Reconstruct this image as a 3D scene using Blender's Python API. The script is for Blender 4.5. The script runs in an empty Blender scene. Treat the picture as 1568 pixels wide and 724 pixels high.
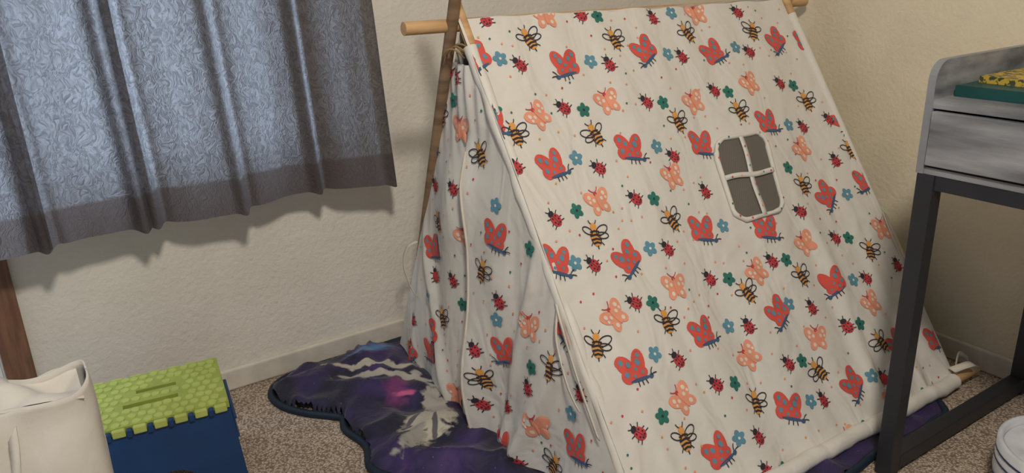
import bpy, bmesh, random
from math import *
from mathutils import Vector, Matrix, noise
random.seed(4)
sc=bpy.context.scene
try:
    sc.view_settings.view_transform='Standard'; sc.view_settings.look='None'
except Exception: pass
H=1.2
# ---------------- camera
yaw,pit,rol=radians(33.02),radians(19.458),radians(-2.029)
fw=Vector((sin(yaw)*cos(pit),cos(yaw)*cos(pit),-sin(pit)))
rt=Vector((cos(yaw),-sin(yaw),0)); up=rt.cross(fw)
r2=cos(rol)*rt+sin(rol)*up; u2=-sin(rol)*rt+cos(rol)*up
cam=bpy.data.cameras.new('camera'); co=bpy.data.objects.new('camera',cam); sc.collection.objects.link(co)
M=Matrix.Identity(4)
for i in range(3): M[i][0]=r2[i]; M[i][1]=u2[i]; M[i][2]=-fw[i]
M[2][3]=H; co.matrix_world=M
cam.lens=36*1471.6/1920; cam.sensor_width=36; cam.clip_start=.02; sc.camera=co

# ---------------- helpers
def S(c):
    c=[x/255 for x in c]; return tuple([(x/12.92 if x<=.04045 else ((x+.055)/1.055)**2.4) for x in c]+[1])
class N:
    def __init__(s,name):
        s.m=bpy.data.materials.new(name); s.m.use_nodes=True; s.t=s.m.node_tree; s.n=s.t.nodes; s.l=s.t.links
        s.b=s.n['Principled BSDF']; s.out=s.n['Material Output']
    def add(s,ty,**k):
        n=s.n.new(ty)
        for a,b in k.items():
            if a in n.inputs: n.inputs[a].default_value=b
            else: setattr(n,a,b)
        return n
    def lk(s,a,b): s.l.new(a,b)
def mat(name,col,rough=.7,col2=None,scale=20,bump=0,bscale=None,metal=0,detail=4,stretch=None,ramp=(.35,.65),bdist=.01):
    k=N(name); k.b.inputs['Roughness'].default_value=rough; k.b.inputs['Metallic'].default_value=metal
    k.b.inputs['Base Color'].default_value=S(col)
    tc=k.add('ShaderNodeTexCoord'); mp=k.add('ShaderNodeMapping'); k.lk(tc.outputs['Object'],mp.inputs[0])
    if stretch: mp.inputs['Scale'].default_value=stretch
    nz=k.add('ShaderNodeTexNoise',Scale=scale,Detail=detail); k.lk(mp.outputs[0],nz.inputs['Vector'])
    c2=col2 or [max(0,x*.93) for x in col]
    rp=k.add('ShaderNodeValToRGB'); e=rp.color_ramp.elements; e[0].position=ramp[0]; e[1].position=ramp[1]
    e[0].color=S(c2); e[1].color=S(col); k.lk(nz.outputs['Fac'],rp.inputs[0]); k.lk(rp.outputs[0],k.b.inputs['Base Color'])
    if bump:
        n2=k.add('ShaderNodeTexNoise',Scale=bscale or scale*2,Detail=5); k.lk(mp.outputs[0],n2.inputs['Vector'])
        bp=k.add('ShaderNodeBump',Strength=bump,Distance=bdist); k.lk(n2.outputs['Fac'],bp.inputs['Height']); k.lk(bp.outputs[0],k.b.inputs['Normal'])
    return k.m
def obj(name,vs,fs,mats,par=None,mi=None,smooth=False):
    me=bpy.data.meshes.new(name); me.from_pydata([tuple(v) for v in vs],[],fs)
    for m in (mats if isinstance(mats,list) else [mats]): me.materials.append(m)
    if mi:
        for p,i in zip(me.polygons,mi): p.material_index=i
    if smooth:
        for p in me.polygons: p.use_smooth=True
    me.update(); o=bpy.data.objects.new(name,me); sc.collection.objects.link(o)
    if par: o.parent=par
    return o
def empty(name):
    o=bpy.data.objects.new(name,None); sc.collection.objects.link(o); return o
def box(name,a,b,m,par=None,bev=0,seg=2):
    x0,y0,z0=a;x1,y1,z1=b
    o=obj(name,[(x0,y0,z0),(x1,y0,z0),(x1,y1,z0),(x0,y1,z0),(x0,y0,z1),(x1,y0,z1),(x1,y1,z1),(x0,y1,z1)],
      [(0,3,2,1),(4,5,6,7),(0,1,5,4),(1,2,6,5),(2,3,7,6),(3,0,4,7)],m,par)
    if bev:
        md=o.modifiers.new('b','BEVEL'); md.width=bev; md.segments=seg
    return o
def tube(name,pts,r,m,par=None,n=12,caps=True):
    pts=[Vector(p) for p in pts]; vs=[];fs=[]
    for i,p in enumerate(pts):
        d=(pts[min(i+1,len(pts)-1)]-pts[max(i-1,0)]).normalized()
        a=d.cross(Vector((0,0,1)) if abs(d.z)<.9 else Vector((1,0,0))).normalized(); b=d.cross(a)
        rr=r[i] if isinstance(r,(list,tuple)) else r
        for k in range(n):
            t=2*pi*k/n; vs.append(p+rr*(cos(t)*a+sin(t)*b))
    for i in range(len(pts)-1):
        for k in range(n): fs.append((i*n+k,i*n+(k+1)%n,(i+1)*n+(k+1)%n,(i+1)*n+k))
    if caps: fs.append(tuple(range(n))[::-1]); fs.append(tuple((len(pts)-1)*n+k for k in range(n)))
    o=obj(name,vs,fs,m,par,smooth=True)
    md=o.modifiers.new('e','EDGE_SPLIT'); md.split_angle=radians(50)
    return o
def ribbon(name,pts,w,wd,m,par=None,th=.0015):
    vs=[];fs=[]; wd=Vector(wd).normalized()
    for p in pts:
        p=Vector(p); vs+= [p-wd*w/2,p+wd*w/2]
    for i in range(len(pts)-1): fs.append((2*i,2*i+1,2*i+3,2*i+2))
    o=obj(name,vs,fs,m,par,smooth=True); md=o.modifiers.new('s','SOLIDIFY'); md.thickness=th; return o
def smoothpts(P,n=6):
    P=[Vector(p) for p in P]; Q=[P[0]]+P+[P[-1]]; o=[]
    for i in range(1,len(Q)-2):
        p0,p1,p2,p3=Q[i-1:i+3]
        for k in range(n):
            t=k/n; o.append(.5*((2*p1)+(-p0+p2)*t+(2*p0-5*p1+4*p2-p3)*t*t+(-p0+3*p1-3*p2+p3)*t**3))
    return o+[P[-1]]
def grid(name,nu,nv,fn,m,par=None,smooth=True,keep=None):
    vs=[fn(i/nu,j/nv) for j in range(nv+1) for i in range(nu+1)]
    fs=[(j*(nu+1)+i,j*(nu+1)+i+1,(j+1)*(nu+1)+i+1,(j+1)*(nu+1)+i) for j in range(nv) for i in range(nu) if keep is None or keep((i+.5)/nu,(j+.5)/nv)]
    return obj(name,vs,fs,m,par,smooth=smooth)
NZ=lambda x,y,z=0:noise.noise(Vector((x,y,z)))

# ---------------- materials
M_wallL=mat('wall_paint',(224,219,210),.85,(217,212,203),6,.45,70,bdist=.008)
M_wallR=mat('wall_paint_warm',(228,217,192),.85,(221,210,185),6,.35,80,bdist=.007)
M_base=mat('baseboard_paint',(216,210,198),.5)
M_ceil=mat('ceiling_paint',(235,232,225),.9)
def carpet():
    k=N('carpet'); tc=k.add('ShaderNodeTexCoord')
    a=k.add('ShaderNodeTexNoise',Scale=260.,Detail=3.); b=k.add('ShaderNodeTexNoise',Scale=9.,Detail=3.); v=k.add('ShaderNodeTexVoronoi',Scale=170.)
    for q in (a,b,v): k.lk(tc.outputs['Object'],q.inputs['Vector'])
    mx=k.add('ShaderNodeMath',operation='ADD'); k.lk(a.outputs['Fac'],mx.inputs[0]); k.lk(v.outputs['Distance'],mx.inputs[1])
    m2=k.add('ShaderNodeMath',operation='MULTIPLY_ADD'); k.lk(b.outputs['Fac'],m2.inputs[0]); m2.inputs[1].default_value=.35; k.lk(mx.outputs[0],m2.inputs[2])
    mr=k.add('ShaderNodeMapRange'); mr.inputs['From Min'].default_value=.7; mr.inputs['From Max'].default_value=1.5; k.lk(m2.outputs[0],mr.inputs['Value'])
    rp=k.add('ShaderNodeValToRGB'); e=rp.color_ramp.elements; e[0].position=.05; e[1].position=.88; e[0].color=S((228,214,198)); e[1].color=S((132,114,99))
    x=rp.color_ramp.elements.new(.45); x.color=S((188,171,154))
    k.lk(mr.outputs[0],rp.inputs[0]); k.lk(rp.outputs[0],k.b.inputs['Base Color']); k.b.inputs['Roughness'].default_value=1
    bp=k.add('ShaderNodeBump',Strength=.7,Distance=.005); bp.invert=True; k.lk(mx.outputs[0],bp.inputs['Height']); k.lk(bp.outputs[0],k.b.inputs['Normal'])
    return k.m
M_carpet=carpet()
M_pine=mat('pine_wood',(205,168,122),.55,(180,138,94),8,.1,stretch=(1,1,6))
M_pined=mat('shaded_pine_wood',(146,120,94),.6,(116,92,70),8,.1,stretch=(1,1,6))  # same pine, shade on the near back pole painted into its colour
M_brown=mat('brown_trim_wood',(128,90,68),.6,(100,70,52),10,.1,stretch=(8,8,1))
M_white=mat('white_vinyl',(225,228,230),.4)

# ---------------- room
WY=2.234; WX=2.284; ZC=2.4
box('floor',(-2.2,-1.8,-.1),(WX+.12,WY+.12,0),M_carpet)
box('ceiling',(-2.2,-1.8,ZC),(WX+.12,WY+.12,ZC+.1),M_ceil)
box('wall_right',(WX,-1.8,0),(WX+.12,WY+.12,ZC),M_wallR)
W=empty('wall_window_side')
def wb(n,x0,x1,z0,z1): box(n,(x0,WY,z0),(x1,WY+.12,z1),M_wallL,W)
DX0,DX1=-1.0,-.125; WX0,WX1=-.06,.70
wb('w_left',-2.2,DX0,0,ZC); wb('w_head',DX0,WX1,2.0,ZC); wb('w_mullion',DX1,WX0,0,2.0); wb('w_below',WX0,WX1,0,.72); wb('w_right',WX1,WX,0,ZC)
win=empty('window_1')
for n,a,b in [('frame_bottom',(WX0,WY+.03,.72),(WX1,WY+.08,.76)),('frame_top',(WX0,WY+.03,1.96),(WX1,WY+.08,2.0)),('frame_left',(WX0,WY+.03,.76),(WX0+.04,WY+.08,1.96)),('frame_right',(WX1-.04,WY+.03,.76),(WX1,WY+.08,1.96)),('meeting_rail',(WX0+.04,WY+.035,1.34),(WX1-.04,WY+.075,1.38))]:
    box(n,a,b,M_white,win,.004)
kg=N('window_glass'); g=kg.add('ShaderNodeBsdfTransparent'); gl=kg.add('ShaderNodeBsdfGlossy',Roughness=.05); mx=kg.add('ShaderNodeMixShader'); mx.inputs[0].default_value=.06
kg.lk(g.outputs[0],mx.inputs[1]); kg.lk(gl.outputs[0],mx.inputs[2]); kg.lk(mx.outputs[0],kg.out.inputs[0]); M_glass=kg.m
box('glass_pane',(WX0+.04,WY+.053,.76),(WX1-.04,WY+.057,1.96),M_glass,win)
dr=empty('door_1')
for n,a,b in [('stile_left',(DX0,WY+.03,0),(DX0+.06,WY+.08,2)),('stile_right',(DX1-.03,WY+.03,0),(DX1,WY+.08,2)),('rail_bottom',(DX0+.06,WY+.03,0),(DX1-.03,WY+.08,.12)),('rail_top',(DX0+.06,WY+.03,1.9),(DX1-.03,WY+.08,2))]:
    box(n,a,b,M_white,dr,.004)
box('door_glass',(DX0+.06,WY+.053,.12),(DX1-.03,WY+.057,1.9),M_glass,dr)
box('trim_1',(-.120,WY-.025,0),(-.055,WY+.01,2.05),M_brown,None,.005)
def bb(n,a,b): box(n,a,b,M_base,None,.008,3)
bb('baseboard_window_side',(-.05,WY-.014,0),(WX,WY+.001,.070))
bb('baseboard_right',(WX-.014,-1.8,0),(WX+.001,WY-.014,.070))

# ---------------- curtain
def curtain_mat():
    k=N('sheer_curtain'); tc=k.add('ShaderNodeTexCoord')
    nz=k.add('ShaderNodeTexNoise',Scale=22.,Detail=2.); k.lk(tc.outputs['Object'],nz.inputs['Vector'])
    mr=k.add('ShaderNodeMix',data_type='VECTOR'); mr.inputs[0].default_value=.05
    k.lk(tc.outputs['Object'],mr.inputs[4]); k.lk(nz.outputs['Color'],mr.inputs[5])
    mp=k.add('ShaderNodeMapping'); mp.inputs['Scale'].default_value=(1.1,.1,.55); mp.inputs['Rotation'].default_value=(0,.7,0)
    k.lk(mr.outputs[1],mp.inputs[0])
    w=k.add('ShaderNodeTexNoise',Scale=135.,Detail=1.,Distortion=1.3); k.lk(mp.outputs[0],w.inputs['Vector'])
    rp=k.add('ShaderNodeValToRGB'); e=rp.color_ramp.elements; e[0].position=.36; e[1].position=.64; e[0].color=(.55,.55,.55,1); e[1].color=(1,1,1,1); k.lk(w.outputs['Fac'],rp.inputs[0])
    sp=k.add('ShaderNodeSeparateXYZ'); k.lk(tc.outputs['Object'],sp.inputs[0])
    gt=k.add('ShaderNodeMapRange'); k.lk(sp.outputs['Z'],gt.inputs['Value']); gt.inputs['From Min'].default_value=.676; gt.inputs['From Max'].default_value=.684
    hm=k.add('ShaderNodeMix',data_type='RGBA'); k.lk(gt.outputs[0],hm.inputs[0]); hm.inputs[6].default_value=(.46,.39,.36,1); k.lk(rp.outputs[0],hm.inputs[7])
    ct=k.add('ShaderNodeMix',data_type='RGBA',blend_type='MULTIPLY'); ct.inputs[0].default_value=1; k.lk(hm.outputs[2],ct.inputs[6]); ct.inputs[7].default_value=(.57,.57,.59,1)
    tr=k.add('ShaderNodeBsdfTranslucent'); k.lk(ct.outputs[2],tr.inputs[0])
    df=k.add('ShaderNodeBsdfDiffuse'); df.inputs[0].default_value=S((98,92,94))
    bp=k.add('ShaderNodeBump',Strength=.8,Distance=.005); k.lk(w.outputs['Fac'],bp.inputs['Height']); k.lk(bp.outputs[0],df.inputs['Normal']); k.lk(bp.outputs[0],tr.inputs['Normal'])
    m=k.add('ShaderNodeMixShader'); m.inputs[0].default_value=.5; k.lk(df.outputs[0],m.inputs[1]); k.lk(tr.outputs[0],m.inputs[2]); k.lk(m.outputs[0],k.out.inputs[0])
    return k.m
M_cur=curtain_mat()
cur=empty('window_curtain')
def cpanel(name,x0,x1,ph,yb,zb):
    def fn(a,b):
        z=zb+b*(2.06-zb); x=x0+(x1-x0)*a
        if name=='panel_right': x+= (a**3)*.05*(1-b)*2
        x+=.03*(1-b)*(a-.5)
        s=(x*4.6+ph+.15*sin(b*2)); fr=s-floor(s)
        pinch=exp(-((fr-.5)/.07)**2)
        y=yb-.030*pinch+.016*exp(-((fr-.62)/.06)**2)+.010*sin(x*13+ph)+.003*sin(x*60+z*2)
        y-=.035*(1-b)**2*(sin(x*15+ph*3)*.5+.5)
        zz=z+(.006*sin(x*11+ph)-.006*pinch)*(1-b)**4
        return (x,y,zz)
    grid(name,int((x1-x0)*260),40,fn,M_cur,cur)
cpanel('panel_left',-1.15,.03,.05,2.07,.592)
cpanel('panel_middle',.0,.26,.35,2.09,.590)
cpanel('panel_right',.235,.842,.2,2.115,.590)
M_rod=mat('black_rod',(40,38,36),.4,metal=.5)
tube('curtain_rod',[(-1.3,2.12,2.07),(1.0,2.12,2.07)],.011,M_rod,cur)
for x in (-1.2,.95): box('rod_bracket',(x-.01,2.12,2.06),(x+.01,WY,2.08),M_rod,cur)

# ---------------- tent
tent=empty('play_tent')
def fabric(name,col):
    k=N(name); k.b.inputs['Base Color'].default_value=S(col); k.b.inputs['Roughness'].default_value=.65
    tc=k.add('ShaderNodeTexCoord'); n=k.add('ShaderNodeTexNoise',Scale=4.,Detail=3.,Distortion=.8); k.lk(tc.outputs['Object'],n.inputs['Vector'])
    mp=k.add('ShaderNodeMapping'); mp.inputs['Scale'].default_value=(1,1,.3); mp.inputs['Rotation'].default_value=(.2,.25,.3); k.lk(tc.outputs['Object'],mp.inputs[0])
    n2=k.add('ShaderNodeTexNoise',Scale=8.,Detail=2.,Distortion=1.2); k.lk(mp.outputs[0],n2.inputs['Vector'])
    ad=k.add('ShaderNodeMath',operation='ADD'); k.lk(n.outputs['Fac'],ad.inputs[0]); k.lk(n2.outputs['Fac'],ad.inputs[1])
    b=k.add('ShaderNodeBump',Strength=.42,Distance=.03); k.lk(ad.outputs[0],b.inputs['Height']); k.lk(b.outputs[0],k.b.inputs['Normal'])
    return k.m
M_fab=fabric('tent_fabric',(218,214,207))
cols=dict(red=(222,88,76),blue=(96,148,170),peach=(240,160,130),amber=(228,162,82),ink=(46,44,56),green=(44,118,106),cream=(232,222,208),navy=(66,94,132),crim=(204,64,70))
MK=list(cols); PM=[M_fab]+[mat('print_'+k,cols[k],.75) for k in MK]
RL=Vector((.945,1.655,1.072)); RR=Vector((2.105,1.655,1.052)); BLf=Vector((.962,.985,.03)); BRf=Vector((2.12,.968,.03))
SN=Vector((0,-.837,.548))
def crease(d,w,a): return a*exp(-(d/w)**2)
def slope(u,v):  # v 0 at ridge, 1 at hem
    p=(RL.lerp(RR,u)).lerp(BLf.lerp(BRf,u),v)
    e=sin(pi*min(max(u,0),1)); g=sin(pi*min(max(v,0),1)); e2=min(1,8*min(max(u,0),max(0,1-u)))
    d=-.022*e*g + .006*v*v*sin(u*38+1.5*sin(v*4)+v*3)*e2 + .005*sin(u*17+v*6)*g + .012*e*NZ(u*4,v*3,2)+.005*e2*v*NZ(u*9,v*3,5)
    d+=e2*v*v*(crease(u-.86+.15*v,.026,.015)+crease(u-.70-.1*v,.020,.011)+crease(u-.78+.05*v,.022,.011)+crease(u-.93+.05*v,.018,.010)+crease(u-.50-.05*v,.024,.006)+crease(u-.14-.10*v,.026,.010)+crease(u-.06-.04*v,.016,.010))
    d+=-.003*(1-v)**3*sin(u*50)
    return p+SN*d
LS=1.16; VS=(RL-BLf).length
grid('front_slope',160,100,lambda a,b:slope(a,1-b),M_fab,tent)
yF=lambda z:.985+(1.655-.985)*z/1.06
yB=lambda z:2.165-(2.165-1.655)*z/1.06
YC=lambda z:1.585+.068*z
PT=.968
def panel_x(y,z):
    a=(y-yF(z))/(yB(z)-yF(z)+1e-6); a=min(max(a,0),1); g=sin(pi*a); e2=min(1,9*min(a,1-a))
    q=1-z/.98
    x=.952-.045*q*g-.006*q
    x+=.016*q*sin(y*30+3*sin(z*3))*g+.006*sin(y*21+z*9)*g
    x+=(.020*NZ(y*5,z*4,0)+.007*NZ(y*11,z*5,4))*g
    x-=e2*(crease((y-1.25)-(.35-z)*.5,.024,.016)+crease((y-1.42)+(z-.3)*.25,.020,.014)+crease((y-1.85)-(z-.3)*.35,.024,.016)+crease((y-1.98)+(z-.2)*.2,.020,.010)*q)
    x+=.004*sin(y*150)*max(0,(z-.72)/.26)
    if z<.80:
        w=min(1,(.80-z)/.12); d=y-YC(z)
        if d<0: x-=.024*w*exp(-(d/.045)**2)
        else: x+=.024*w*exp(-(d/.035)**2)
    return x
def pgrid(a,b):
    z=.02+b*(PT-.02); y0=yF(z);y1=yB(z);yc=YC(z)
    if a<.49: y=y0+(yc-.0035-y0)*a/.49
    elif a>.51: y=yc+.0035+(y1-yc-.0035)*(a-.51)/.49
    else: y=yc+(a-.5)/.01*.0035
    return (panel_x(y,z),y,z)
grid('entrance_panel',200,90,pgrid,M_fab,tent,keep=lambda a,b:not(abs(a-.5)<.0099 and .02+b*(PT-.02)<.76))
M_tie=mat('cream_tie',(220,212,198),.8)
for sgn,nm in ((-1,'near'),(1,'far')):
    pts=[]
    for k in range(41):
        z=.02+.74*k/40; y=YC(z)+sgn*.0045; pts.append((panel_x(y,z)-.001,y,z))
    tube('slit_binding_'+nm,pts,.0038,M_tie,tent,6)
def bslope(a,b):
    z=.02+(1.06-.02)*b; return (.955+1.155*a,yB(z)+.004*sin(a*40)*(1-b),z)
grid('back_slope',60,20,bslope,M_fab,tent)
def rpanel(a,b):
    z=.02+b*1.0; y=yF(z)+a*(yB(z)-yF(z)); return (2.108+.01*sin(y*20)*sin(pi*a),y,z)
grid('far_end_panel',40,20,rpanel,M_fab,tent)
def lerp(a,b,n): a=Vector(a);b=Vector(b); return [a.lerp(b,i/n) for i in range(n+1)]
def leg(n,foot,x,top,r=.0135,m=None):
    d=(Vector((x,1.66,1.06))-Vector(foot)); tube(n,[foot,Vector(foot)+d*top],r,m or M_pine,tent,16); return lambda t:Vector(foot)+d*t
f1=leg('leg_pole_front_near',(.974,1.000,.012),.962,1.17)
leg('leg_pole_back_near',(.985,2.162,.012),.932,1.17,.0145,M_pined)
f2=leg('leg_pole_front_far',(2.135,.985,.012),2.12,1.14)
leg('leg_pole_back_far',(2.14,2.16,.012),2.15,1.14)
tube('front_pole_sleeve',[f1(.02+.93*i/40)+Vector((-.004+.002*sin(i*.9),-.002*sin(i*1.3),0)) for i in range(41)],[.0165+.001*sin(i*1.9) for i in range(41)],M_fab,tent,16)
tube('far_pole_sleeve',[f2(.02+.93*i/30)+Vector((-.004,0,0)) for i in range(31)],.0155,M_fab,tent)
tube('hem_pole_sleeve',[p+Vector((0,.002*sin(i*.9),.001*sin(i*1.7))) for i,p in enumerate(lerp((.965,.974,.030),(2.10,.958,.030),50))],[.021+.001*sin(i*2.3) for i in range(51)],M_fab,tent)
tube('hem_pole',[(.93,.972,.030),(2.215,.957,.032)],.013,M_pine,tent)
tube('ridge_pole',[(.812,1.672,1.058),(2.24,1.672,1.04)],.0155,M_pine,tent,20)
M_cord=mat('jute_cord',(150,120,80),.9)
for i,dx in enumerate((-.012,0,.012)):
    tube('lashing_%d'%i,[(.94+dx+.024*cos(t),1.655+.032*sin(t),1.0+.012*sin(2*t)+dx*.4) for t in [2*pi*k/20 for k in range(21)]],.0022,M_cord,tent,6)
ribbon('tie_front',smoothpts([(.945,1.285,.475),(.932,1.25,.44),(.932,1.215,.37),(.932,1.175,.30),(.934,1.125,.215)]),.012,(0,.9,.3),M_tie,tent)
ribbon('tie_front_tail',smoothpts([(.940,1.275,.465),(.926,1.262,.40),(.920,1.215,.31),(.925,1.18,.26)]),.010,(0,.9,.2),M_tie,tent)
ribbon('tie_far',smoothpts([(2.128,1.26,.46),(2.15,1.24,.42),(2.152,1.19,.34),(2.148,1.14,.27),(2.14,1.10,.21)]),.014,(1,0,.2),M_tie,tent)
ribbon('tie_far_loop',smoothpts([(2.128,1.25,.455),(2.118,1.21,.40),(2.125,1.15,.30),(2.14,1.10,.22)]),.012,(1,.2,0),M_tie,tent)
ribbon('tie_back',smoothpts([(.935,1.945,.44),(.912,1.965,.42),(.905,1.985,.36),(.915,1.98,.30),(.93,1.975,.26)]),.013,(0,1,.2),M_tie,tent)
ribbon('tie_foot',smoothpts([(2.10,.97,.06),(2.14,.94,.08),(2.18,.95,.05),(2.15,.97,.02)]),.022,(0,1,.3),M_tie,tent)
ribbon('tie_foot_tail',smoothpts([(2.11,.965,.055),(2.17,.99,.08),(2.22,.985,.05)]),.016,(0,.3,1),M_tie,tent)

# ---- printed motifs (2D outlines in cm)
def ell(cx,cy,rx,ry,rot=0,c='red',l=0,n=14):
    r=radians(rot); return ([(cx+rx*cos(t)*cos(r)-ry*sin(t)*sin(r),cy+rx*cos(t)*sin(r)+ry*sin(t)*cos(r)) for t in [2*pi*k/n for k in range(n)]],l,c)
def st(pts,w,c='ink',l=1):
    o=[]
    for (a,b) in zip(pts[:-1],pts[1:]):
        dx,dy=b[0]-a[0],b[1]-a[1]; L=hypot(dx,dy)+1e-6; nx,ny=-dy/L*w/2,dx/L*w/2; ex,ey=dx/L*w*.2,dy/L*w*.2
        o.append(([(a[0]-nx-ex,a[1]-ny-ey),(b[0]-nx+ex,b[1]-ny+ey),(b[0]+nx+ex,b[1]+ny+ey),(a[0]+nx-ex,a[1]+ny-ey)],l,c))
    return o
def ring(cx,cy,rx,ry,rot,w,c='ink',l=1,n=14):
    p=ell(cx,cy,rx,ry,rot,c,l,n)[0]; return st(p+[p[0]],w,c,l)
def arc(x0,y0,x1,y1,bend,n=4):
    mx,my=(x0+x1)/2-(y1-y0)*bend,(y0+y1)/2+(x1-x0)*bend
    return [((1-t)**2*x0+2*t*(1-t)*mx+t*t*x1,(1-t)**2*y0+2*t*(1-t)*my+t*t*y1) for t in [k/n for k in range(n+1)]]
def mB():
    o=[ell(-1.2,1.35,1.4,2.3,22,'red',0,18),ell(1.35,.9,1.35,2.3,-30,'red',0,18),ell(-1.9,-.2,1.15,1.25,10,'red',0),ell(.9,-.8,1.3,1.0,-15,'red',0),ell(-.3,-.2,1.4,1.5,0,'red',0),ell(-1.9,2.5,.95,.95,0,'red',0,12)]
    for x,y,r in ((-1.8,2.4,.42),(-.8,1.5,.42),(-1.9,.2,.42),(1.2,1.0,.5),(1.9,2.0,.36),(.2,.2,.3),(-.7,-.7,.28),(1.1,-.8,.26)): o.append(ell(x,y,r,r*1.2,0,'blue',2,10))
    o+=[ell(.1,-1.65,2.2,.30,-14,'navy',3)]; o.append(ell(2.2,-2.2,.48,.42,0,'navy',3,10))
    for e in ((3.2,-1.1,.25),(3.5,-2.2,.2)): o+=st(arc(2.3,-2.1,e[0],e[1],e[2]),.19,'ink',3)
    o+=st(arc(-.6,-1.6,-.9,-2.5,0),.19,'ink',1)+st(arc(.9,-1.8,.9,-2.9,0),.19,'ink',1)+st(arc(.2,-1.7,.0,-2.7,0),.19,'ink',1)
    return o
def mO():
    o=[ell(-1.5,1.0,1.3,2.0,42,'peach',0,16),ell(1.5,1.0,1.3,2.0,-42,'peach',0,16),ell(-1.1,-1.1,1.0,1.5,-28,'peach',0),ell(1.1,-1.1,1.0,1.5,28,'peach',0)]
    for x,y,r in ((-1.9,1.5,.42),(-1.0,.6,.36),(-2.1,.5,.3),(1.9,1.5,.42),(1.0,.6,.36),(2.1,.5,.3),(-1.1,-1.3,.42),(1.1,-1.3,.42)): o.append(ell(x,y,r,r*1.15,0,'cream',2,10))
    o+=[ell(0,0,.33,1.9,0,'peach',3),ell(0,1.9,.42,.42,0,'crim',3,10)]
    for s in (-1,1): o+=st(arc(0,2.1,s*1.1,3.1,-.2*s),.18,'crim',3)
    return o
def mE():
    o=[ell(0,-.3,1.25,1.95,0,'amber',0,18),ell(0,1.8,.75,.65,0,'amber',1,12)]
    for y,w in ((.75,1.0),(0,1.2),(-.8,1.15),(-1.5,.85)): o+=st([(-w,y-.12),(0,y+.1),(w,y-.12)],.40,'ink',2)
    o+=ring(1.75,1.0,.8,1.55,-62,.22)+ring(1.75,-.1,.65,1.25,-95,.22)+ring(-1.6,1.0,.65,1.15,60,.22)
    for s in (-1,1): o+=st(arc(s*.3,2.2,s*.9,3.0,-.2*s),.2)+st(arc(s*.9,-1.2,s*1.5,-2.0,0),.2)
    o+=st([(0,-2.1),(0,-2.7)],.25)
    return o
def mL():
    o=[ell(0,-.25,1.15,1.4,0,'crim',1,16),ell(0,1.2,.72,.55,0,'ink',2,12)]
    o+=st([(0,-1.6),(0,1)],.12,'ink',2)
    for x,y in ((-.5,.35),(.5,.35),(-.6,-.5),(.6,-.5),(-.35,-1.1),(.35,-1.1)): o.append(ell(x,y,.2,.22,0,'ink',3,8))
    for s in (-1,1):
        for y in (.6,-.3,-1.1): o+=st([(s*.9,y),(s*1.6,y+(.3 if y>0 else -.2))],.2,'ink',0)
        o+=st(arc(s*.2,1.6,s*.65,2.2,-.2*s),.17,'ink',1)
    return o
def mF(c):
    o=[ell(.88*cos(a),.88*sin(a),.78,.6,degrees(a),c,0,12) for a in [pi/2+2*pi*k/5 for k in range(5)]]
    o.append(ell(0,0,.5,.5,0,c,1,10)); o.append(ell(0,0,.3,.3,0,'ink' if c=='green' else 'cream',2,8)); return o
KINDS={'B':mB(),'O':mO(),'E':mE(),'L':mL(),'F':mF('blue'),'G':mF('green')}
SC={'B':1.36,'O':1.2,'E':1.25,'L':1.25,'F':1.22,'G':1.2}
def printer(name,fn,items,cm=1.0):
    V=[];F=[];MI=[]
    for it in items:
        k,s,t,ang=it[:4]; mir=it[4] if len(it)>4 else 1
        if k[0]=='.': pl=[ell(0,0,.30,.30,0,k[1:],1,8)]; q=1
        else: pl=KINDS[k]; q=SC[k]*cm
        ca,sa=cos(radians(ang)),sin(radians(ang))
        for pts,l,c in pl:
            b=len(V)
            for x,y in pts:
                x=x*mir
                xx=(x*ca-y*sa)*q*.01; yy=(x*sa+y*ca)*q*.01
                V.append(fn(s+xx,t+yy,.0022+.00040*l))
            F.append(tuple(range(b,b+len(pts)))); MI.append(1+MK.index(c))
    obj(name,V,F,PM,tent,MI)
def fn_slope(s,t,h):
    u=min(max(s/LS,.002),.998); v=min(max(1-t/VS,.002),.998); return slope(u,v)+SN*h
def fn_panel(s,t,h):
    z=min(max(t,.025),PT-.005); y=-s; y=min(max(y,yF(z)+.004),yB(z)-.004)
    return (panel_x(y,z)-h-.0012,y,z)
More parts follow.
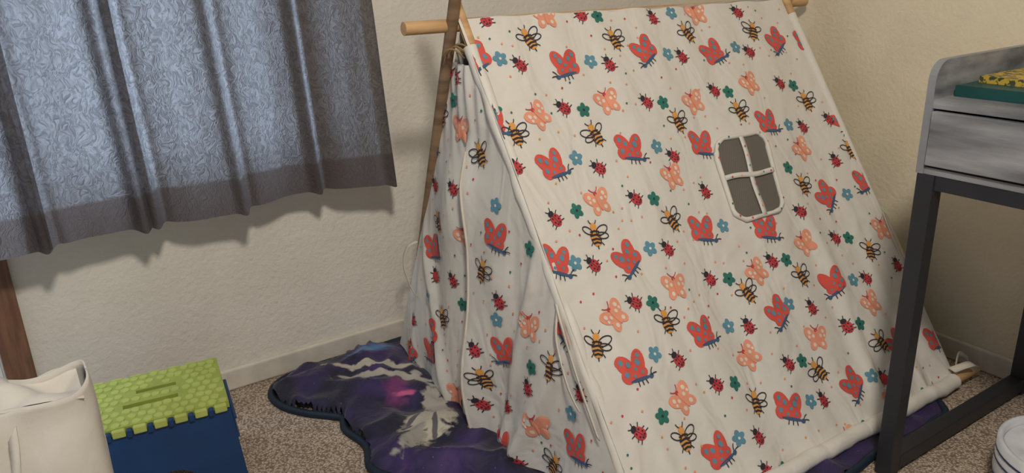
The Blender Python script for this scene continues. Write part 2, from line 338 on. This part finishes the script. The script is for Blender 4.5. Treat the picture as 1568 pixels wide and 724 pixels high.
# layout of the print, measured from a reference of the fabric and rectified onto each fabric panel's own plane
SL='''L 743 32;O 833 26;L 887 20;G 912 22;L 997 20;F 1025 12;O 1065 12;L 1124 8;E 810 60;E 938 57;E 1050 42;E 1147 38
B 730 95;F 765 92;L 795 100;B 865 100;F 903 90;L 930 95;B 985 75;F 1020 75;L 1042 78;B 1092 72;F 1122 62;L 1143 68;B 1185 52;B 1228 52
G 757 172;O 825 178;L 863 162;G 893 165;O 930 152;L 988 150;G 1013 150;O 1063 147;L 1092 128;G 1113 130;O 1145 118;L 1190 115;G 1211 117
B 752 195;E 788 208;E 912 202;E 1038 178;E 1130 160;E 1231 142
B 848 255;F 883 238;L 918 252;B 965 225;F 1005 217;L 1032 230;B 1078 212;B 1173 178;F 1205 178;L 1227 180;L 1262 170;B 1280 172
L 787 258;O 918 305;L 848 335;G 883 320;O 1032 262;L 973 298;G 1001 298;L 1083 282;O 1227 215;G 1203 245;L 1273 233;E 1292 218
E 912 357;E 1030 330;E 1227 272;B 850 405;F 879 402;L 908 403;B 963 395;F 995 375;L 1022 375;B 1080 345;F 1110 335;B 1172 342;L 1222 312;B 1265 288;F 1290 285;B 1313 268
O 1032 435;L 970 460;G 997 460;L 1090 418;G 1117 418;O 1160 408;L 1180 390;G 1200 388;O 1232 362;L 1275 352;G 1294 352;O 1338 340
O 940 483;E 912 530;E 1018 490;E 1143 440;E 1223 413;E 1322 373
B 968 567;F 998 540;L 1033 548;B 1075 508;F 1117 492;L 1145 492;B 1190 473;F 1204 457;L 1237 462;B 1270 425;F 1299 418;L 1318 415;L 1360 395
O 1040 610;L 973 663;G 1007 637;L 1090 585;G 1120 582;O 1148 540;L 1202 550;G 1223 545;O 1245 510;L 1288 490;G 1305 487;O 1325 455
E 1040 672;E 1155 612;E 1249 560;E 1335 515;B 1095 692;F 1123 668;L 1153 665;B 1203 622;F 1233 608;L 1253 605;B 1297 583;F 1320 568;L 1340 570;B 1362 520;F 1380 515;B 1418 510
L 1163 718;G 1192 715;G 1251 700;O 1290 670;G 1308 648;L 1337 640;O 1350 607;G 1397 595;L 1420 588'''
PN='''L 678 108;L 693 118;G 686 155;E 667 178;O 700 200;B 652 220;E 730 238;O 635 278;L 660 285;L 695 288;E 673 340;F 757 315;O 712 365;B 760 365;E 625 382;B 662 383;L 697 428;E 747 413;L 667 422;G 803 383
O 603 460;F 661 450;G 709 466;L 770 460;E 685 485;O 812 500;L 637 487;B 672 508;F 768 487;B 777 540;O 727 515;L 748 528;B 635 538;B 663 540;E 845 562;G 820 560;E 757 575;L 817 590;O 710 603;L 755 612;L 783 617
F 870 635;L 882 605;O 830 650;B 785 680;B 880 690;O 920 650;L 813 700;E 848 712;B 862 515;L 800 310'''
def ray(x,y):
    a=(x-784)*1.2245/1471.6; b=-(y-362)*1.2245/1471.6; return a*r2+b*u2+fw
C0=Vector((0,0,H))
def hit(x,y,p,n): d=ray(x,y); return C0+d*((Vector(p)-C0).dot(Vector(n))/d.dot(Vector(n)))
def parse(t): return [(a[0],float(a.split()[1]),float(a.split()[2])) for l in t.split('\n') for a in l.split(';')]
dwn=(BLf-RL).normalized()
SA=[];PA=[]
for k,x,y in parse(SL):
    p=hit(x,y,RL-SN*.012,SN); SA.append((k,p.x-.952,VS-(p-RL).dot(dwn)))
for k,x,y in parse(PN):
    p=hit(x,y,(.93,1.6,.5),(1,0,0)); PA.append((k,-p.y,p.z))
def withang(L,seed):
    R=random.Random(seed); base={'B':8,'O':12,'E':5,'L':30,'F':0,'G':0}
    return [(k,s,t,base[k]+R.uniform(-26,26),R.choice([1,1,-1]) if k!='B' else R.choice([1,1,1,-1])) for k,s,t in L]
inwin=lambda s,t:.60<s<.86 and .585<t<.85
def dots(L,s0,s1,t0,t1,n,seed,ok=lambda s,t:True):
    R=random.Random(seed); o=[]
    for _ in range(n*6):
        s=R.uniform(s0,s1);t=R.uniform(t0,t1)
        if ok(s,t) and all(hypot(s-a[1],t-a[2])>.04 for a in L) and all(hypot(s-a[1],t-a[2])>.025 for a in o):
            o.append(('.'+R.choice(['peach','amber','peach','crim','green','peach']),s,t,0))
        if len(o)>=n: break
    return o
SI=withang(SA,1); PI=withang(PA,2)
printer('front_slope_print',fn_slope,SI+dots(SI,0.01,LS-.01,.02,VS-.01,210,3,lambda s,t:not inwin(s,t)))
printer('entrance_panel_print',fn_panel,PI+dots(PI,-2.15,-1.0,.03,.95,90,5,lambda s,t:yF(t)+.03<-s<yB(t)-.03))
# ---- mesh window in the front slope
def rquad(P,r,n=6):
    P=[Vector(p) for p in P]; o=[]
    for i in range(4):
        a,b,c=P[i-1],P[i],P[(i+1)%4]; p1=b+(a-b).normalized()*r; p2=b+(c-b).normalized()*r
        for k in range(n+1):
            t=k/n; o.append((1-t)**2*p1+2*t*(1-t)*b+t*t*p2)
    return o
WQ=[(.648,.835),(.838,.835),(.800,.600),(.618,.606)]
rq=rquad(WQ,.050)
km=N('window_netting'); tc=km.add('ShaderNodeTexCoord'); ck=km.add('ShaderNodeTexChecker',Scale=420.); km.lk(tc.outputs['Object'],ck.inputs['Vector'])
ck.inputs['Color1'].default_value=S((118,112,104)); ck.inputs['Color2'].default_value=S((94,88,82)); km.lk(ck.outputs['Color'],km.b.inputs['Base Color']); km.b.inputs['Roughness'].default_value=.9
cq=sum(rq,Vector((0,0)))/len(rq)
vs=[fn_slope(cq.x,cq.y,.0042)];fs=[];R_=8
for j in range(1,R_+1):
    for q in rq: w_=cq.lerp(q,j/R_); vs.append(fn_slope(w_.x,w_.y,.0042))
m_=len(rq)
for k in range(m_): fs.append((0,1+k,1+(k+1)%m_))
for j in range(R_-1):
    for k in range(m_): fs.append((1+j*m_+k,1+(j+1)*m_+k,1+(j+1)*m_+(k+1)%m_,1+j*m_+(k+1)%m_))
obj('window_netting',vs,fs,km.m,tent)
tube('window_piping',[fn_slope(q.x+.002*sin(i*1.7),q.y+.002*cos(i*1.3),.006) for i,q in enumerate(rq+[rq[0],rq[1]])],[.0065+.001*sin(i*2.1) for i in range(len(rq)+2)],M_fab,tent,10)
def strip(n,a,b,w,h=.007):
    a=Vector(a);b=Vector(b); d=(b-a).normalized(); nn=Vector((-d.y,d.x)); vs=[]
    for i in range(17):
        p=a.lerp(b,i/16)+nn*.003*sin(i*.5)
        for s in (-1,1): q=p+nn*s*w/2; vs.append(fn_slope(q.x,q.y,h))
    fs=[(2*i,2*i+1,2*i+3,2*i+2) for i in range(16)]
    o=obj(n,vs,fs,M_fab,tent,smooth=True); md=o.modifiers.new('s','SOLIDIFY'); md.thickness=.003
strip('window_bar_upright',(.745,.835),(.712,.603),.015); strip('window_bar_cross',(.634,.727),(.818,.715),.014,.0085)
wp=[('.crim',.741,.80,0),('.peach',.737,.775,0),('.blue',.731,.745,0),('.crim',.725,.69,0),('.green',.72,.66,0),('.peach',.717,.63,0),('.crim',.66,.725,0),('.peach',.69,.723,0),('.blue',.77,.718,0),('.crim',.80,.717,0)]
printer('window_bar_print',lambda s,t,h:fn_slope(s,t,h+.0105),wp)
R=random.Random(9)
ep=[('.'+R.choice(['crim','peach','green','red']),q.x,q.y,0) for q in rq[::3]]
printer('window_piping_print',lambda s,t,h:fn_slope(s,t,h+.0115),ep)

# ---------------- desk
M_grey=mat('grey_wood_laminate',(154,155,158),.5,(92,94,100),3,.12,stretch=(3,1.3,9),ramp=(.32,.66),detail=12)
M_greyl=mat('grey_edge_band',(142,145,150),.5,(126,129,134),9)
M_blk=mat('black_metal',(38,40,46),.45)
desk=empty('writing_desk')
DXf,DXb,DY1,DY0=1.586,2.262,.872,-.13
def sidepanel(n,y0,y1):
    pr=[(DXf,.748),(DXf,.94)]+[(DXf+.04-.04*cos(t),.94+.04*sin(t)) for t in [pi/2*k/6 for k in range(1,7)]]+[(DXb,.98),(DXb,.748)]
    n_=len(pr); vs=[(x,y0,z) for x,z in pr]+[(x,y1,z) for x,z in pr]
    fs=[tuple(range(n_)),tuple(range(2*n_-1,n_-1,-1))]+[(i,i+n_,(i+1)%n_+n_,(i+1)%n_) for i in range(n_)]
    return obj(n,vs,fs,[M_grey,M_greyl],desk,[0,0]+[1]*n_)
sidepanel('side_panel_near',DY1-.016,DY1); sidepanel('side_panel_far',DY0,DY0+.016)
box('desktop',(DXf+.002,DY0+.016,.885),(DXb,DY1-.016,.903),M_grey,desk)
box('bottom_board',(DXf+.004,DY0+.016,.748),(DXb,DY1-.016,.762),M_grey,desk)
box('back_rim',(DXb-.016,DY0+.016,.903),(DXb,DY1-.016,.98),M_grey,desk)
w=(DY1-.016-(DY0+.016))/2
for i in range(2):
    y0=DY0+.016+i*w; box('drawer_front_%d'%i,(DXf-.006,y0+.003,.768),(DXf+.014,y0+w-.003,.880),M_grey,desk,.002)
    tube('drawer_knob_%d'%i,[(DXf-.006,y0+w/2,.824),(DXf-.026,y0+w/2,.824)],.012,M_blk,desk)
L_=.038
for n,x in (('front',DXf+.002),('back',DXb-L_-.002)):
    for q,y in (('near',DY1-L_-.002),('far',DY0+.002)):
        box('leg_%s_%s'%(n,q),(x,y,0),(x+L_,y+L_,.748),M_blk,desk,.002)
for q,y in (('near',DY1-L_-.002),('far',DY0+.002)):
    box('foot_bar_'+q,(DXf+.002+L_,y,.012),(DXb-L_-.002,y+L_,.012+L_),M_blk,desk,.002)
box('apron_front',(DXf+.006,DY0+L_,.716),(DXf+.03,DY1-L_,.748),M_blk,desk)
box('apron_side',(DXf+L_,DY1-.03,.716),(DXb-L_,DY1-.006,.748),M_blk,desk)
bk=empty('book_stack')
M_teal=mat('teal_cover',(18,72,70),.5); M_page=mat('book_pages',(205,190,160),.8); M_yel=mat('yellow_cover',(186,156,60),.5,(62,72,50),70,ramp=(.46,.5))
def book(n,cx,cy,z,lx,ly,h,ang,m):
    p=[box(n+'_pages',(-lx/2+.003,-ly/2+.003,.002),(lx/2-.003,ly/2,h-.002),M_page,bk),box(n+'_cover_lower',(-lx/2,-ly/2,0),(lx/2,ly/2+.002,.002),m,bk),box(n+'_cover_upper',(-lx/2,-ly/2,h-.002),(lx/2,ly/2+.002,h),m,bk),box(n+'_spine',(-lx/2-.001,ly/2,0),(lx/2+.001,ly/2+.004,h),m,bk)]
    for q in p: q.location=(cx,cy,z); q.rotation_euler=(0,0,radians(ang))
book('book_large',1.825,.70,.9035,.30,.34,.022,91,M_teal); book('book_small',1.850,.693,.9257,.27,.28,.014,88,M_yel)

# ---------------- step stool
stool=empty('folding_step_stool')
M_lime=mat('lime_plastic',(158,170,78),.5,(146,158,70),12)
M_lime2=mat('lime_plastic_relief',(178,190,100),.45,(166,178,88),12)
M_nvy=mat('blue_plastic',(20,60,108),.4)
def rot(p,c,a): x,y=p; return (c[0]+x*cos(a)-y*sin(a),c[1]+x*sin(a)+y*cos(a))
SCN=(.180,1.868); SAg=radians(-7.5); SH=.244
def sp(x,y,z): q=rot((x,y),SCN,SAg); return (q[0],q[1],z)
def sbox(n,x0,x1,y0,y1,z0,z1,m,bev=.003):
    vs=[sp(x,y,z) for z in (z0,z1) for x,y in ((x0,y0),(x1,y0),(x1,y1),(x0,y1))]
    o=obj(n,vs,[(0,3,2,1),(4,5,6,7),(0,1,5,4),(1,2,6,5),(2,3,7,6),(3,0,4,7)],m,stool)
    if bev: md=o.modifiers.new('b','BEVEL'); md.width=bev; md.segments=2
    return o
hx,hy=.150,.122
sl=[(-.040,-.022,-.075,.045),(.024,.040,-.045,.045)]
sbox('top_front',-hx,hx,-hy,-.040,SH-.016,SH,M_lime,0); sbox('top_back',-hx,hx,.040,hy,SH-.016,SH,M_lime,0)
sbox('top_mid',-hx,hx,-.022,.024,SH-.016,SH,M_lime,0)
for i,(y0,y1,x0,x1) in enumerate(sl):
    sbox('top_side_%d'%i,-hx,x0,y0,y1,SH-.016,SH,M_lime,0); sbox('top_sideb_%d'%i,x1,hx,y0,y1,SH-.016,SH,M_lime,0)
sbox('under_tray',-hx+.01,hx-.01,-hy+.01,hy-.01,SH-.040,SH-.034,M_nvy,0)
R=random.Random(2); cnt=0
for i in range(13):
    for j in range(9):
        x=-hx+.012+i*.0228+R.uniform(-.003,.003)+(.011 if j%2 else 0); y=-hy+.014+j*.0268+R.uniform(-.003,.003)
        if x>hx-.010 or any(y0-.012<y<y1+.012 and x0-.013<x<x1+.013 for y0,y1,x0,x1 in sl): continue
        cnt+=1; vs=[];n_=7; zt=SH+.0012+.0003*(cnt%3)+cnt*.000004; ph=R.uniform(0,6); rr=[R.uniform(.85,1.12) for _ in range(n_)]
        for z,q in ((SH-.002,1),(zt,.86)):
            for k in range(n_):
                t=2*pi*k/n_+ph; vs.append(sp(x+.0112*q*rr[k]*cos(t),y+.0125*q*rr[k]*sin(t),z))
        obj('grip_cell_%d'%cnt,vs,[tuple(range(n_,2*n_))]+[(k,(k+1)%n_,(k+1)%n_+n_,k+n_) for k in range(n_)],M_lime2,stool)
for s in (-1,1):
    for i in range(7):
        x=-hx+.020+i*.0433; y0,y1=(-hy-.011,-hy+.001) if s<0 else (hy-.001,hy+.011)
        sbox('tab_%d_%d'%(s,i),x-.014,x+.014,y0,y1,SH-.020,SH-.001,M_lime2,.003)
        if i<6: sbox('knuckle_%d_%d'%(s,i),x+.0155,x+.0275,y0+.001*s,y1,SH-.024,SH-.004,M_nvy,.003)
def spanel(n,axis,sgn):
    half=(hx if axis=='y' else hy)-.002; off=(hy if axis=='y' else hx)
    vs=[];fs=[];nn=24
    for k in range(nn+1):
        a=-1+2*k/nn
        for z_ in (0,1):
            if z_: z=SH-.018
            else: z=.0 if abs(a)>.55 else .105*sqrt(max(0,1-(a/.55)**2))
            fl=1+.12*(1-z/SH)
            for o_ in (0,.008):
                x=a*half*fl; y=sgn*(off*fl-o_)
                vs.append(sp(x,y,z) if axis=='y' else sp(y,x,z))
    for k in range(nn):
        b=4*k; fs+=[(b,b+4,b+6,b+2),(b+1,b+3,b+7,b+5),(b+2,b+6,b+7,b+3),(b,b+1,b+5,b+4)]
    fs+=[(0,2,3,1),(4*nn,4*nn+1,4*nn+3,4*nn+2)]
    obj(n,vs,fs,M_nvy,stool)
spanel('panel_front','y',-1); spanel('panel_back','y',1); spanel('panel_left','x',-1); spanel('panel_right','x',1)
for z in (.13,.18): sbox('rib_%d'%int(z*100),hx*.99+.006,hx+.013,-hy+.02,hy-.02,z,z+.008,M_nvy,.002)

# ---------------- tote bag
M_can=mat('canvas',(226,222,214),.85,(214,209,200),10,.3,14,bdist=.015)
bag=empty('canvas_tote_bag')
BC=(-.150,1.565)
def bagp(t,h):
    c,s=cos(t),sin(t); e=.5
    x=.195*(abs(c)**e)*(1 if c>0 else -1); y=.095*(abs(s)**e)*(1 if s>0 else -1)
    x*=1.02-.03*h; y*=(1-.10*h)*(1-.25*h*h)
    w=noise.noise(Vector((x*8,y*8,h*3)))*.035*h; x+=w*.4; y+=w+.008*h*sin(x*38)
    y-=.016*h*exp(-(((x-.05)+.30*(h-.6))/.022)**2)+.010*h*exp(-(((x+.02)-.35*(h-.7))/.03)**2)
    top=.490+.006*sin(t*2+.6)+.004*sin(t*3+1)+.006*noise.noise(Vector((x*12,y*12,7)))
    return (BC[0]+x,BC[1]+y-.01*h,max(.0,h*top))
grid('bag_body',140,40,lambda a,b:bagp(2*pi*a,b),M_can,bag).modifiers.new('s','SOLIDIFY').thickness=.003
obj('bag_base',[bagp(2*pi*k/48,0) for k in range(48)],[tuple(range(48))],M_can,bag)
def cloth(a,b):
    x=-.175+.35*a; y=-.058+.116*b; return (BC[0]+x,BC[1]+y-.01,.472+.016*sin(x*30+y*20)*sin(pi*b)+.03*noise.noise(Vector((x*9,y*14,3)))+.012*abs(sin(x*26-y*30)))
grid('folded_cloth',60,24,cloth,M_can,bag)
fy=BC[1]-.10
ribbon('handle_front',smoothpts([(-.255,fy+.01,.44),(-.262,fy-.004,.35),(-.250,fy-.022,.27),(-.205,fy-.03,.235),(-.155,fy-.028,.26),(-.115,fy-.018,.33),(-.100,fy-.010,.40),(-.095,fy+.008,.45)]),.030,(.55,0,.83),M_can,bag,.003)
ribbon('handle_back',smoothpts([(-.24,BC[1]+.065,.44),(-.22,BC[1]+.06,.49),(-.16,BC[1]+.045,.505),(-.10,BC[1]+.05,.49),(-.07,BC[1]+.065,.44)]),.026,(0,1,.3),M_can,bag,.003)

# ---------------- galaxy blanket
def galaxy():
    k=N('galaxy_fleece'); tc=k.add('ShaderNodeTexCoord')
    n1=k.add('ShaderNodeTexNoise',Scale=5.,Detail=6.,Distortion=1.2); n2=k.add('ShaderNodeTexNoise',Scale=11.,Detail=3.,Distortion=1.); n3=k.add('ShaderNodeTexNoise',Scale=18.,Detail=7.,Distortion=1.2); vv=k.add('ShaderNodeTexVoronoi',Scale=38.)
    for q in (n1,n2,n3,vv): k.lk(tc.outputs['Object'],q.inputs['Vector'])
    rp=k.add('ShaderNodeValToRGB'); e=rp.color_ramp.elements; e[0].position=.40; e[0].color=S((20,18,46)); e[1].position=.85; e[1].color=S((96,58,124))
    x=rp.color_ramp.elements.new(.60); x.color=S((46,30,84)); k.lk(n1.outputs['Fac'],rp.inputs[0])
    stt=k.add('ShaderNodeMath',operation='LESS_THAN'); k.lk(vv.outputs['Distance'],stt.inputs[0]); stt.inputs[1].default_value=.05
    m1=k.add('ShaderNodeMix',data_type='RGBA'); k.lk(stt.outputs[0],m1.inputs[0]); k.lk(rp.outputs[0],m1.inputs[6]); m1.inputs[7].default_value=S((130,106,165)); last=m1.outputs[2]
    def blob(cx,cy,rx,ry,rotd,col,last,n3s=.9,soft=.2):
        mp=k.add('ShaderNodeMapping',vector_type='TEXTURE'); mp.inputs['Location'].default_value=(cx,cy,0); mp.inputs['Rotation'].default_value=(0,0,radians(rotd)); mp.inputs['Scale'].default_value=(rx,ry,100)
        k.lk(tc.outputs['Object'],mp.inputs[0]); ln=k.add('ShaderNodeVectorMath',operation='LENGTH'); k.lk(mp.outputs[0],ln.inputs[0])
        ad=k.add('ShaderNodeMath',operation='MULTIPLY_ADD'); k.lk(n3.outputs['Fac'],ad.inputs[0]); ad.inputs[1].default_value=n3s*2; k.lk(ln.outputs['Value'],ad.inputs[2])
        r_=k.add('ShaderNodeMapRange'); r_.inputs['From Min'].default_value=1.85; r_.inputs['From Max'].default_value=1.85-soft; k.lk(ad.outputs[0],r_.inputs['Value'])
        m=k.add('ShaderNodeMix',data_type='RGBA'); k.lk(r_.outputs[0],m.inputs[0]); k.lk(last,m.inputs[6]); m.inputs[7].default_value=S(col); return m.outputs[2]
    last=blob(.84,2.14,.09,.05,0,(70,120,180),last,.9,.6)
    last=blob(.80,1.87,.10,.05,60,(110,44,100),last,.9,.6)
    last=blob(.80,2.04,.16,.026,-30,(186,180,166),last,.95,.25); last=blob(.79,1.975,.14,.020,-28,(168,164,154),last,.95,.25); last=blob(.85,1.92,.10,.024,-50,(180,174,162),last,.95,.25)
    last=blob(.79,1.66,.10,.08,20,(182,176,160),last,1.0,.25); last=blob(.86,1.76,.11,.04,70,(168,162,152),last,.95,.25); last=blob(.72,1.62,.09,.03,30,(150,146,138),last,1.0,.25)
    last=blob(.80,1.64,.06,.008,60,(90,86,92),last,.8,.25); last=blob(.76,1.69,.05,.008,40,(90,86,92),last,.8,.25); last=blob(.81,1.84,.04,.012,-30,(196,90,136),last,.9,.5)
    k.lk(last,k.b.inputs['Base Color']); k.b.inputs['Roughness'].default_value=.7
    k.b.inputs['Sheen Weight'].default_value=.15
    bp=k.add('ShaderNodeBump',Strength=.6,Distance=.02); k.lk(n2.outputs['Fac'],bp.inputs['Height']); k.lk(bp.outputs[0],k.b.inputs['Normal'])
    return k.m
M_gal=galaxy(); M_edge=mat('dark_teal_binding',(16,34,54),.6)
bl=empty('galaxy_wolf_blanket')
ctrl=[(.50,2.08),(.515,2.14),(.57,2.185),(.66,2.20),(.80,2.20),(1.1,2.2),(1.6,2.18),(1.98,2.1),(2.04,1.6),(2.02,1.05),(1.97,.91),(1.90,.898),(1.80,.892),(1.66,.905),(1.5,.890),(1.25,.888),(1.0,.888),(.85,.98),(.76,1.12),(.70,1.2),(.665,1.34),(.615,1.42),(.625,1.52),(.595,1.60),(.625,1.70),(.61,1.80),(.625,1.86),(.61,1.885),(.56,1.94),(.515,2.01)]
def cr(P,n=6):
    o=[];m=len(P)
    for i in range(m):
        p0,p1,p2,p3=[Vector(P[(i+j-1)%m]) for j in range(4)]
        for k in range(n):
            t=k/n; o.append(.5*((2*p1)+(-p0+p2)*t+(2*p0-5*p1+4*p2-p3)*t*t+(-p0+3*p1-3*p2+p3)*t**3))
    return o
ol=cr(ctrl)
def inside(x,y):
    c=False;j=len(ol)-1
    for i in range(len(ol)):
        a,b=ol[i],ol[j]
        if (a.y>y)!=(b.y>y) and x<(b.x-a.x)*(y-a.y)/(b.y-a.y)+a.x: c=not c
        j=i
    return c
def edist(x,y):
    p=Vector((x,y)); return min((p-q).length for q in ol)
st_=.010; idx={}; V=[];F=[]
nx_=int(1.7/st_); ny_=int(1.5/st_)
def ridge(a): return max(0,1-abs(a)*3.2)
def bz(x,y,d):
    e=min(1,d/.032); e=sqrt(e*(2-e))
    if y<1.0: o=.35
    else: o=1 if x<.86 else max(.04,1-(x-.86)*10)
    wx=x+.06*NZ(x*4,y*4,9); wy=y+.06*NZ(x*4,y*4,3)
    f=.034*ridge(NZ(wx*5+wy*2.2,wy*2.6,1))+.016*ridge(NZ(wx*8,wy*8-wx*3,5))+.008*NZ(x*12,y*12,2)
    return .004+e*(.008+o*max(0,f))
ii={}
for i in range(nx_):
    for j in range(ny_):
        x=.45+i*st_; y=.78+j*st_
        if inside(x,y): ii[(i,j)]=1
def vert(i,j):
    if (i,j) not in idx:
        x=.45+i*st_; y=.78+j*st_
        ins=inside(x,y); d=edist(x,y) if ins else 0
        if not ins or d<st_*.5:
            q=min(ol,key=lambda q:(q.x-x)**2+(q.y-y)**2); x,y=q.x,q.y; d=0
        idx[(i,j)]=len(V); V.append((x,y,bz(x,y,d)))
    return idx[(i,j)]
for (i,j) in list(ii):
    F.append((vert(i,j),vert(i+1,j),vert(i+1,j+1),vert(i,j+1)))
obj('blanket_top',V,F,M_gal,bl,smooth=True)
tube('edge_binding',[(p.x,p.y,.008) for p in ol]+[(ol[0].x,ol[0].y,.008)],.011,M_edge,bl,8,False)

# ---------------- fabric bin under the desk
bs=empty('fabric_storage_bin')
M_bin=mat('white_canvas',(214,216,222),.8); M_str=mat('navy_print',(60,66,100),.8)
BX,BY,BR,BH=1.80,.545,.15,.15
def ringpts(r,z,n=48): return [(BX+r*cos(2*pi*k/n),BY+r*sin(2*pi*k/n),z) for k in range(n)]
prof=[(.12,0),(BR*.93,.01),(BR,BH*.5),(BR,BH),(BR-.006,BH+.004),(BR-.012,BH),(BR-.012,.02),(.0,.02)]
vs=[];fs=[];n=48
for r,z in prof: vs+=ringpts(max(r,.001),z)
for i in range(len(prof)-1):
    for k in range(n): fs.append((i*n+k,i*n+(k+1)%n,(i+1)*n+(k+1)%n,(i+1)*n+k))
obj('bin_body',vs,fs,M_bin,bs,smooth=True)
for z in (BH*.45,BH*.7,BH*.85):
    vs=ringpts(BR+.0015,z)+ringpts(BR+.0015,z+.005); obj('bin_stripe',vs,[(k,(k+1)%n,(k+1)%n+n,k+n) for k in range(n)],M_str,bs)
def linen(a,b):
    r=(BR-.014)*sqrt(b); t=2*pi*a; x,y=r*cos(t),r*sin(t)
    return (BX+x,BY+y,BH-.015+.02*NZ(x*14,y*14,3)*(1-b)+.012*ridge(NZ(x*10,y*16,8))*(1-b*b))
grid('bin_linen',48,16,linen,M_bin,bs)

# ---------------- lights
def area(n,loc,tgt,sx,sy,e,c):
    l=bpy.data.lights.new(n,'AREA'); l.shape='RECTANGLE'; l.size=sx; l.size_y=sy; l.energy=e; l.color=c
    o=bpy.data.objects.new(n,l); sc.collection.objects.link(o); o.location=loc
    o.rotation_euler=(Vector(tgt)-Vector(loc)).to_track_quat('-Z','Y').to_euler(); return o
area('daylight_outside',(-.50,2.75,1.30),(-.32,2.2,.95),1.2,1.6,54,(.63,.79,1))
area('ceiling_lamp',(.2,-.1,2.32),(1.0,1.2,.4),.22,.22,36,(1,.92,.80))
w=bpy.data.worlds.new('world'); sc.world=w; w.use_nodes=True
w.node_tree.nodes['Background'].inputs[0].default_value=(.90,.95,1,1); w.node_tree.nodes['Background'].inputs[1].default_value=.25
